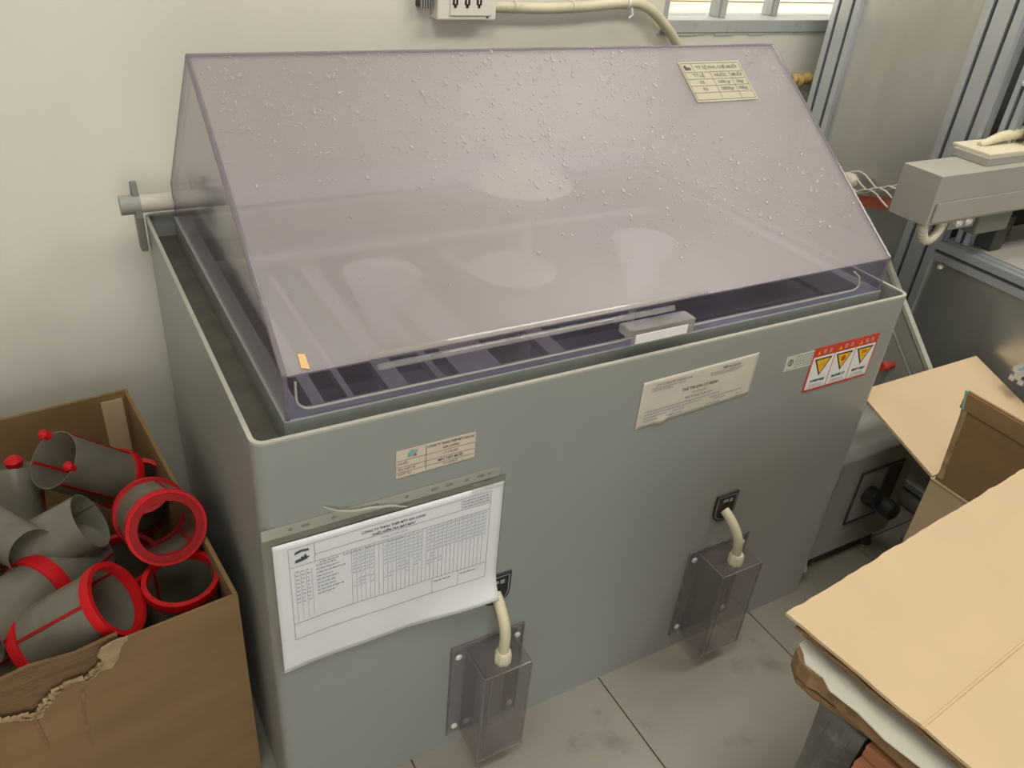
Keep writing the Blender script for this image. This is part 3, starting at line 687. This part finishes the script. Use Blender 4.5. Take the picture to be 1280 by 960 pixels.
# added strands and red strip standing in for reflections in the steel panel
tag(obj('red_reflection', MB().grid(lambda u, v: (1.535+.006*math.sin(u*6), .49-u*.16, .640+v*.026+u*.035), 12, 2), 'red_reflection', solidify=.003), 'added red strip standing in for a reflection in the steel panel', 'reflection stand-in')
cb = thing('pale_reflection', 'added pale strands standing in for reflections in the steel panel', 'cables', (1.52, .45, .68))
for k in range(5):
    obj('cable', MB().tube([(1.535-.004*k, .53-.15*j/8, .700-.008*k+.016*math.sin(j*.8+k)+.02*j/8) for j in range(9)], .0022, 8), 'paper_label', cb)  # pale strands, part of the added reflection shapes
obj('pale_lump', MB().lathe((1.53, .505, .695), (0, 1, .3), [(0, -.022), (.014, -.015), (.019, 0), (.013, .016), (0, .022)], 12, False), 'paper_label', cb)

# ------------------------------------------------------------------ small control unit and cabinet between the machines
cu = thing('control_unit', 'small grey control box with a dark gauge panel beside the chamber', 'control box', (1.26, .2, 0))
obj('housing', MB().box(1.125, 1.395, .03, .42, .04, .305), 'grey_paint', cu, bevel=.004)
for x in (1.15, 1.36):
    for y in (.05, .38): obj('foot', MB().lathe((x, y, 0), (0, 0, 1), [(0, 0), (.018, 0), (.014, .012), (.010, .04), (0, .04)], 14, False), 'screw' if x < 1.2 else 'dark_metal', cu)
gp = obj('gauge_panel', MB().prism([(1.218, .0299, .123), (1.345, .0299, .123), (1.345, .0299, .255), (1.218, .0299, .255)], (0, -.002, 0)), 'painted_metal', cu)
obj('panel_frame', MB().box(1.214, 1.349, .026, .0298, .119, .123).box(1.214, 1.349, .026, .0298, .255, .259).box(1.214, 1.218, .026, .0298, .123, .255).box(1.345, 1.349, .026, .0298, .123, .255), 'dark_metal', gp)
obj('gauge_strip', MB().box(1.300, 1.340, .0255, .0279, .13, .25), 'dark_metal', gp)
kb = obj('regulator_knob', MB().lathe((1.262, .0275, .190), (0, -1, 0), [(0, 0), (.022, 0), (.022, .022), (.013, .024), (.013, .030), (.0215, .032), (.020, .066), (.014, .070), (0, .070)], 22, False), 'black', cu)
obj('band', MB().lathe((1.262, .0275, .190), (0, -1, 0), [(.0135, .024), (.0165, .0245), (.0165, .0295), (.0135, .030)], 22), 'warning_red', kb)
obj('regulator_body', MB().tube([(1.236, .014, .205), (1.236, -.012, .212)], .015, 14), 'black', cu)
cb = thing('side_panel_board', 'thin grey plastic panel with pale sloping edge standing beside the framed machine', 'panel', (1.46, .3, 0))
P = [(.075, 0), (.075, .42), (.29, .6285), (.62, .6285), (.62, 0)]
obj('sheet', MB().prism([(1.405, y, z) for y, z in P], (.007, 0, 0)), 'grey_paint', cb)
sd2 = V((0, .215, .2085)).normalized(); nn = V((0, -sd2.z, sd2.y))
obj('edge_strip', MB().obox(V((1.400, .070, .417)), (.013, 0, 0), sd2*.305, nn*.008), 'pvc_edge', cb)
dd = [(.115, .30), (.115, .398), (.245, .524), (.40, .524), (.40, .30)]
dr_ = obj('door', MB().prism([(1.4049, y, z) for y, z in dd], (-.003, 0, 0)), 'grey_paint', cb)
obj('door_edge', MB().obox(V((1.4018, .113, .400)), (-.002, 0, 0), sd2*.19, nn*.004), 'pvc_edge', dr_)
obj('valve_cap', MB().lathe((1.4018, .162, .405), (-1, .1, 0), [(0, 0), (.007, 0), (.007, .022), (.011, .022), (.011, .034), (0, .034)], 16, False), 'warning_red', cb)
tag(profile('x', 1.492, 1.53, -.03, .36, .03, .03, 'profile_offcut', None, 1), 'short slotted aluminium profile end beyond the cardboard flap', 'aluminium profile') if False else None
pr = profile('y', -.11, .0, 1.43, .028, .04, .04, 'aluminium_profile', None, 1)
tag(pr, 'short slotted aluminium profile lying on the floor by the control box', 'aluminium profile')

# ------------------------------------------------------------------ open carton between the chamber and the stack
ct = thing('open_carton', 'open brown carton with one flap raised and one folded over the control box', 'carton', (1.345, -.33, 0))
CX0, CX1, CY0, CY1, CZ, tk = 1.155, 1.525, -.52, -.13, .385, .005
obj('left_wall', MB().box(CX0, CX0+tk, CY0, CY1, 0, CZ), 'cardboard', ct)
obj('right_wall', MB().box(CX1-tk, CX1, CY0, CY1, 0, CZ), 'cardboard', ct)
obj('front_wall', MB().box(CX0+tk, CX1-tk, CY0, CY0+tk, 0, CZ), 'cardboard', ct)
obj('back_wall', MB().box(CX0+tk, CX1-tk, CY1-tk, CY1, 0, CZ), 'cardboard', ct)
obj('bottom', MB().box(CX0+tk, CX1-tk, CY0+tk, CY1-tk, .001, .006), 'cardboard', ct)
fa = V((0, .195, .066))
obj('folded_flap', MB().obox((CX0, CY1+.001, CZ), (CX1-CX0, 0, 0), fa, (0, -.002, .005)), 'cardboard', ct)
rf = [(CX0, CY1-.006, CZ+.002), (CX0+.001, CY1-.012, CZ+.05), (CX0+.004, CY1-.004, CZ+.10), (CX0+.006, CY1+.010, CZ+.182), (CX0+.006, CY0+.02, CZ+.182), (CX0, CY0+.004, CZ+.002)]
rfo = obj('raised_flap', MB().prism(rf, (.005, 0, .0)), 'cardboard_dark', ct)  # darker cardboard puts the shade on this flap into its colour
obj('flap_crease', MB().tube([(CX0-.001, CY1, CZ), (CX0-.001, CY0, CZ)], .0022, 6), 'cardboard', ct)
obj('flap_band', MB().obox((CX0+.0035, CY1+.006, CZ+.150), (-.002, 0, 0), (0, CY0-CY1, 0), (.001, .001, .030)), 'cardboard_dark', rfo)
obj('frayed_edge', MB().obox((CX0-.0015, CY1-.010, CZ+.01), (.007, 0, 0), (.005, .014, .165), (0, -.010, 0)), 'cardboard_torn', rfo)
obj('green_tape', MB().obox((CX0-.001, CY1+.001, CZ+.150), (.008, 0, 0), (.003, .008, .033), (0, -.004, 0)), 'green_tape', rfo)

# ------------------------------------------------------------------ stack in the right foreground
a5 = math.radians(5.7); U = V((math.cos(a5), math.sin(a5), 0)); N_ = V((math.sin(a5), -math.cos(a5), 0))   # N_ runs toward the viewer
def wavy(o, lu, ln, th, amp, seed, mat, name):
    rr = random.Random(seed); m = MB(); nu, nv = 40, 24
    ed = [rr.uniform(-amp, amp) for _ in range(nu+nv+2)]
    def top(u, v):
        z = .0015*math.sin(u*5+seed)*v
        return V(o)+U*(lu*u+(ed[int(v*nv)] if u == 0 else 0))+N_*(ln*v+(ed[nv+int(u*nu)] if v == 0 else 0))+V((0, 0, z))
    vs = [top(i/nu, j/nv) for j in range(nv+1) for i in range(nu+1)]; n = len(vs)
    vs += [p-V((0, 0, th)) for p in vs]
    idx = lambda i, j: j*(nu+1)+i
    fs = []
    for j in range(nv):
        for i in range(nu):
            q = (idx(i, j), idx(i+1, j), idx(i+1, j+1), idx(i, j+1)); fs += [q, tuple(n+k for k in q[::-1])]
    for i in range(nu):
        for j in (0, nv): fs.append((idx(i, j), idx(i+1, j), n+idx(i+1, j), n+idx(i, j)))
    for j in range(nv):
        for i in (0, nu): fs.append((idx(i, j), idx(i, j+1), n+idx(i, j+1), n+idx(i, j)))
    m.add(vs, fs); return obj(name, m, mat)
o1 = wavy((.514, -.346, .550), .590, .60, .004, .0012, 3, 'cardboard', 'cardboard_sheet')
tag(o1, 'large clean cardboard sheet on top of the stack at right', 'cardboard sheet')
rd_ = V((.514, -.346, .5508))
obj('fold_line', MB().tube([V((.530, -.5205, .5497)), V((.530, -.5205, .5497))+U*.56], .0022, 6), 'cardboard', o1)
o2 = wavy((.520, -.362, .5395), .570, .58, .004, .003, 8, 'cardboard_dark', 'cardboard_sheet')
tag(o2, 'darker cardboard sheet sandwiched under the large clean top sheet', 'cardboard sheet')
tag(wavy((.530, -.366, .5300), .55, .55, .006, .002, 21, 'cardboard_edge', 'packing_sheet'), 'dark brown packing sheet resting on the white board', 'packing sheet')
# white laminated board with a chipped corner
bd_ = thing('laminated_board', 'white laminated board with a chipped corner under the cardboard sheets', 'board', (.75, -.6, .49))
def bpt(a, c, z): return V((.504, -.370, 0))+U*a+N_*c+V((0, 0, z))
ch_ = [(.022, .0), (.60, .0), (.60, .60), (-.003, .60), (-.002, .20), (.001, .17), (-.003, .13), (.001, .095), (-.002, .06), (.006, .045), (.004, .022), (.014, .012)]
obj('laminate', MB().prism([bpt(a, c, .5125) for a, c in ch_], (0, 0, .0025)), 'laminate', bd_)
co = [(.014, .002), (.59, .002), (.59, .60), (.006, .60), (.006, .06), (.005, .045), (.000, .034), (.003, .016)]
obj('core', MB().prism([bpt(a, c, .490) for a, c in co], (0, 0, .0225)), 'chipboard', bd_)
tag(obj('torn_sheet', MB().prism([bpt(a, c, .478) for a, c in ((.004, .02), (.003, .045), (.010, .075), (.016, .11), (.014, .2), (.014, .60), (.58, .60), (.58, .01), (.02, .0))], (0, 0, .008)), 'cardboard_edge'), 'torn brown sheet hanging under the white laminated board', 'packing sheet')
def rough_block(name, o, lu, ln, h, mat, seed, amp=.004):
    rr = random.Random(seed); m = MB(); n = 8
    import bmesh
    bm = bmesh.new(); bmesh.ops.create_cube(bm, size=1); bmesh.ops.subdivide_edges(bm, edges=bm.edges[:], cuts=5, use_grid_fill=True)
    for v in bm.verts:
        a, c, z = v.co.x+.5, v.co.y+.5, v.co.z+.5
        j = lambda: rr.uniform(-amp, amp)
        v.co = V(o)+U*(lu*a+j())+N_*(ln*c+j())+V((0, 0, h*z+(0 if z in (0, 1) else j())))
    m.v = [tuple(v.co) for v in bm.verts]; bm.verts.index_update(); m.f = [tuple(v.index for v in f.verts) for f in bm.faces]; bm.free()
    return obj(name, m, mat)
tag(rough_block('stone_block', (.516, -.424, 0), .12, .055, .478, 'stone', 4, .0018), 'mottled grey stone block propping up the board stack', 'stone block')
for k in range(6):
    z = .478-.0212*(k+1)
    o = rough_block('terracotta_tile', V((.524, -.484, z))-U*((.0, .012, .019, .014, .018, .010)[k]), .22, .26, .0195, 'brick', 60+k, .0006)
    ordn = ('topmost', 'second', 'third', 'fourth', 'fifth', 'sixth')[k]
    tag(o, ordn+' terracotta tile counted from the top under the white board', 'tile', 'tiles under the board stack')
so2 = rough_block('stone_block', (.520, -.490, 0), .20, .24, .478-.0212*6, 'stone', 14, .002)
tag(so2, 'low grey stone block carrying the pile of terracotta tiles', 'stone block')

# ------------------------------------------------------------------ carton of filters on the left
a6 = math.radians(6); u6 = V((math.cos(a6), math.sin(a6), 0)); v6 = V((-math.sin(a6), math.cos(a6), 0)); O6 = V((-.022, .09, 0))
def K(a, d_, z): return O6+u6*a+v6*d_+V((0, 0, z))
bx = thing('filter_carton', 'torn brown carton full of red rimmed filter tubes left of the chamber', 'carton', K(-.25, .29, 0))
bt = .006; CW, CDp, CHh = .50, .580, .398
fp = [(0, 0), (.0, CHh), (-.150, CHh-.002), (-.166, CHh-.006), (-.172, CHh-.022), (-.186, CHh-.036), (-.200, CHh-.045), (-.214, CHh-.040), (-.232, CHh-.042), (-.250, CHh-.058), (-.262, CHh-.074), (-.280, CHh-.062), (-.31, CHh-.05), (-.40, CHh-.05), (-CW, CHh-.03), (-CW, 0)]
obj('front_wall', MB().prism([K(a, 0, z) for a, z in fp], v6*.004), 'cardboard_dark', bx)
fr_ = MB()
rq = random.Random(9)
for i in range(2, 13):
    for k in range(5):
        s = k/5; a = fp[i][0]*(1-s)+fp[i+1][0]*s; z = fp[i][1]*(1-s)+fp[i+1][1]*s
        fr_.obox(K(a, -.001, z-.004), u6*rq.uniform(.006, .012), v6*.004, V((0, 0, rq.uniform(.003, .008))))
obj('torn_edge', fr_, 'cardboard_torn', bx)
ip = [(-.150, .25), (-.150, CHh+.002), (-.20, CHh-.004), (-.25, CHh+.004), (-.29, CHh-.002), (-.36, CHh), (-CW+.01, CHh-.01), (-CW+.01, .25)]
obj('inner_wall', MB().prism([K(a, .009, z) for a, z in ip], v6*.005), 'cardboard_recess_shade', bx)
obj('torn_ply', MB().prism([K(a, -.0012, z) for a, z in ((-.140, CHh), (-.150, CHh-.012), (-.156, CHh-.030), (-.166, CHh-.042), (-.178, CHh-.040), (-.172, CHh-.026), (-.178, CHh-.014), (-.172, CHh-.003), (-.158, CHh+.001))], v6*.0035), 'cardboard_torn', bx)
obj('tear_crack', MB().prism([K(a, -.0012, z) for a, z in ((-.203, .352), (-.199, .352), (-.207, .30), (-.212, .235), (-.211, .30))], v6*.0006), 'cardboard_edge', bx)
obj('tear_crack', MB().prism([K(a, -.0012, z) for a, z in ((-.262, .324), (-.259, .324), (-.255, .26), (-.258, .27))], v6*.0006), 'cardboard_edge', bx)
obj('right_wall', MB().prism([K(0, .004, 0), K(0, CDp, 0), K(0, CDp, CHh), K(0, .004, CHh)], u6*-bt), 'cardboard_dark', bx)
obj('left_wall', MB().prism([K(-CW, .004, 0), K(-CW, CDp, 0), K(-CW, CDp, CHh), K(-CW, .004, CHh)], u6*bt), 'cardboard_dark', bx)
obj('back_wall', MB().prism([K(-bt, CDp, 0), K(-CW+bt, CDp, 0), K(-CW+bt, CDp, CHh), K(-bt, CDp, CHh)], v6*-bt), 'cardboard_dark', bx)
obj('bottom', MB().prism([K(-bt, .015, .001), K(-CW+bt, .015, .001), K(-CW+bt, CDp-bt, .001), K(-bt, CDp-bt, .001)], (0, 0, .006)), 'cardboard_dark', bx)
obj('corner_strip', MB().prism([K(-.012, CDp-.007, .2), K(-.048, CDp-.007, .2), K(-.048, CDp-.007, CHh-.012), K(-.012, CDp-.007, CHh-.012)], v6*-.003), 'cardboard', bx)

# filter tubes: a mesh sleeve, a red ring at one or both ends and three red ribs
def filt(A, B, label, ra=True, rb=True, mid=None, R=.050, flange=0, seam=False, ribs=3, ph=0.0, mat='filter_mesh'):
    A, B = V(A), V(B); ax_ = (B-A); Ln = ax_.length; ax_.normalize(); r = R-.004
    t_ = thing('filter_tube', label, 'filter', B if B.z < A.z else A, 'filter tubes in the carton')
    obj('mesh_sleeve', MB().lathe(A, ax_, [(r, .002), (r, Ln-.002), (r-.0012, Ln-.002), (r-.0012, .002)], 40), mat, t_)
    up = V((0, 0, 1)) if abs(ax_.z) < .9 else V((1, 0, 0)); p = ax_.cross(up).normalized(); q = ax_.cross(p)
    def ring_(h0, h1, inner): obj('ring', MB().lathe(A, ax_, [(R, h0), (R+.001, (h0+h1)/2), (R, h1), (inner, h1), (inner, h0)], 40), 'red_plastic', t_)
    if ra:
        ring_(-.002, .012, r-.003)
        if flange:
            obj('flange', MB().lathe(A, ax_, [(R-.005, -.0035), (R-.003, .002), (R-.016, .002), (R-.015, -.0035)], 40), 'red_deep', t_)
    if rb: ring_(Ln-.012, Ln+.002, r-.003)
    if mid: ring_(mid, mid+.022, r-.001)
    for k in range(ribs):
        a = ph+2*math.pi*k/max(1, ribs); d_ = p*math.cos(a)+q*math.sin(a); w_ = ax_.cross(d_)
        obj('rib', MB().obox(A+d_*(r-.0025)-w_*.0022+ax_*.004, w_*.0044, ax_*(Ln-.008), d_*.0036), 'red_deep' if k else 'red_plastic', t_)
    if seam: obj('seam', MB().obox(A+p*(r-.004)+ax_*.001, q*.003, ax_*(Ln-.002), p*.0015), 'mesh_steel', t_)
    return t_
filt((-.127, .490, .333), (-.213, .448, .430), 'dark shiny filter tube lying at the back of the carton', True, False, ph=.5)
filt((-.176, .303, .412), (-.268, .318, .365), 'rimless steel mesh filter tube with open end at pile centre', False, False, ribs=0, seam=True, R=.047)
filt((-.268, .500, .400), (-.285, .440, .285), 'upright filter tube with red clip at the far left of the carton', False, True, ribs=2, R=.042)
filt((-.085, .221, .432), (-.098, .330, .378), 'filter tube with thick double red flange, topmost by the chamber', True, True, flange=1, ph=.9, mat='filter_mesh', R=.054)
filt((-.082, .178, .372), (-.082, .192, .200), 'red rimmed filter tube standing open below the double flanged one', True, True, R=.052, ph=.3)
filt((-.150, .278, .345), (-.150, .300, .180), 'red rimmed filter tube half hidden in the middle of the pile', True, True, R=.051, ph=.8)
filt((-.165, .148, .397), (-.268, .180, .330), 'red rimmed filter tube tilted toward the torn front edge', True, True, R=.053, ph=1.9)
filt((-.188, .326, .340), (-.335, .186, .362), 'long pale filter tube with a wide red band at the left', False, False, mid=.085, R=.049, ribs=2, ph=.2)
filt((-.254, .268, .412), (-.330, .400, .402), 'plain grey filter tube pointing to the upper left corner', False, False, R=.036, ribs=1, ph=2.2)
filt((-.100, .455, .335), (-.100, .560, .200), 'filter tube whose red rim peeks out behind the double flanged one', True, True, R=.048)
filt((-.33, .30, .24), (-.40, .45, .24), 'filter tube buried under the plain grey one at the left', True, True)
filt((-.20, .50, .24), (-.36, .53, .24), 'filter tube buried under the dark shiny one at the back', True, True)
filt((-.20, .20, .20), (-.36, .22, .20), 'filter tube buried under the one with the wide red band', True, True)
t1 = bpy.data.objects['filter_tube']
for c in ((-.213, .448, .476), (-.190, .415, .432)):
    obj('clip', MB().lathe(c, (-.6, -.3, .7), [(0, -.008), (.007, -.006), (.008, .006), (.004, .011), (0, .012)], 12, False), 'red_plastic', t1)
obj('clip', MB().lathe((-.268, .500, .402), (0, 0, 1), [(0, -.006), (.012, -.004), (.013, .006), (.007, .012), (0, .013)], 14, False), 'red_plastic', bpy.data.objects['filter_tube.002'])

for o in C.objects:
    if o.name.split('.')[0] in ('small_print', 'handwriting'): o['kind'] = 'stuff'
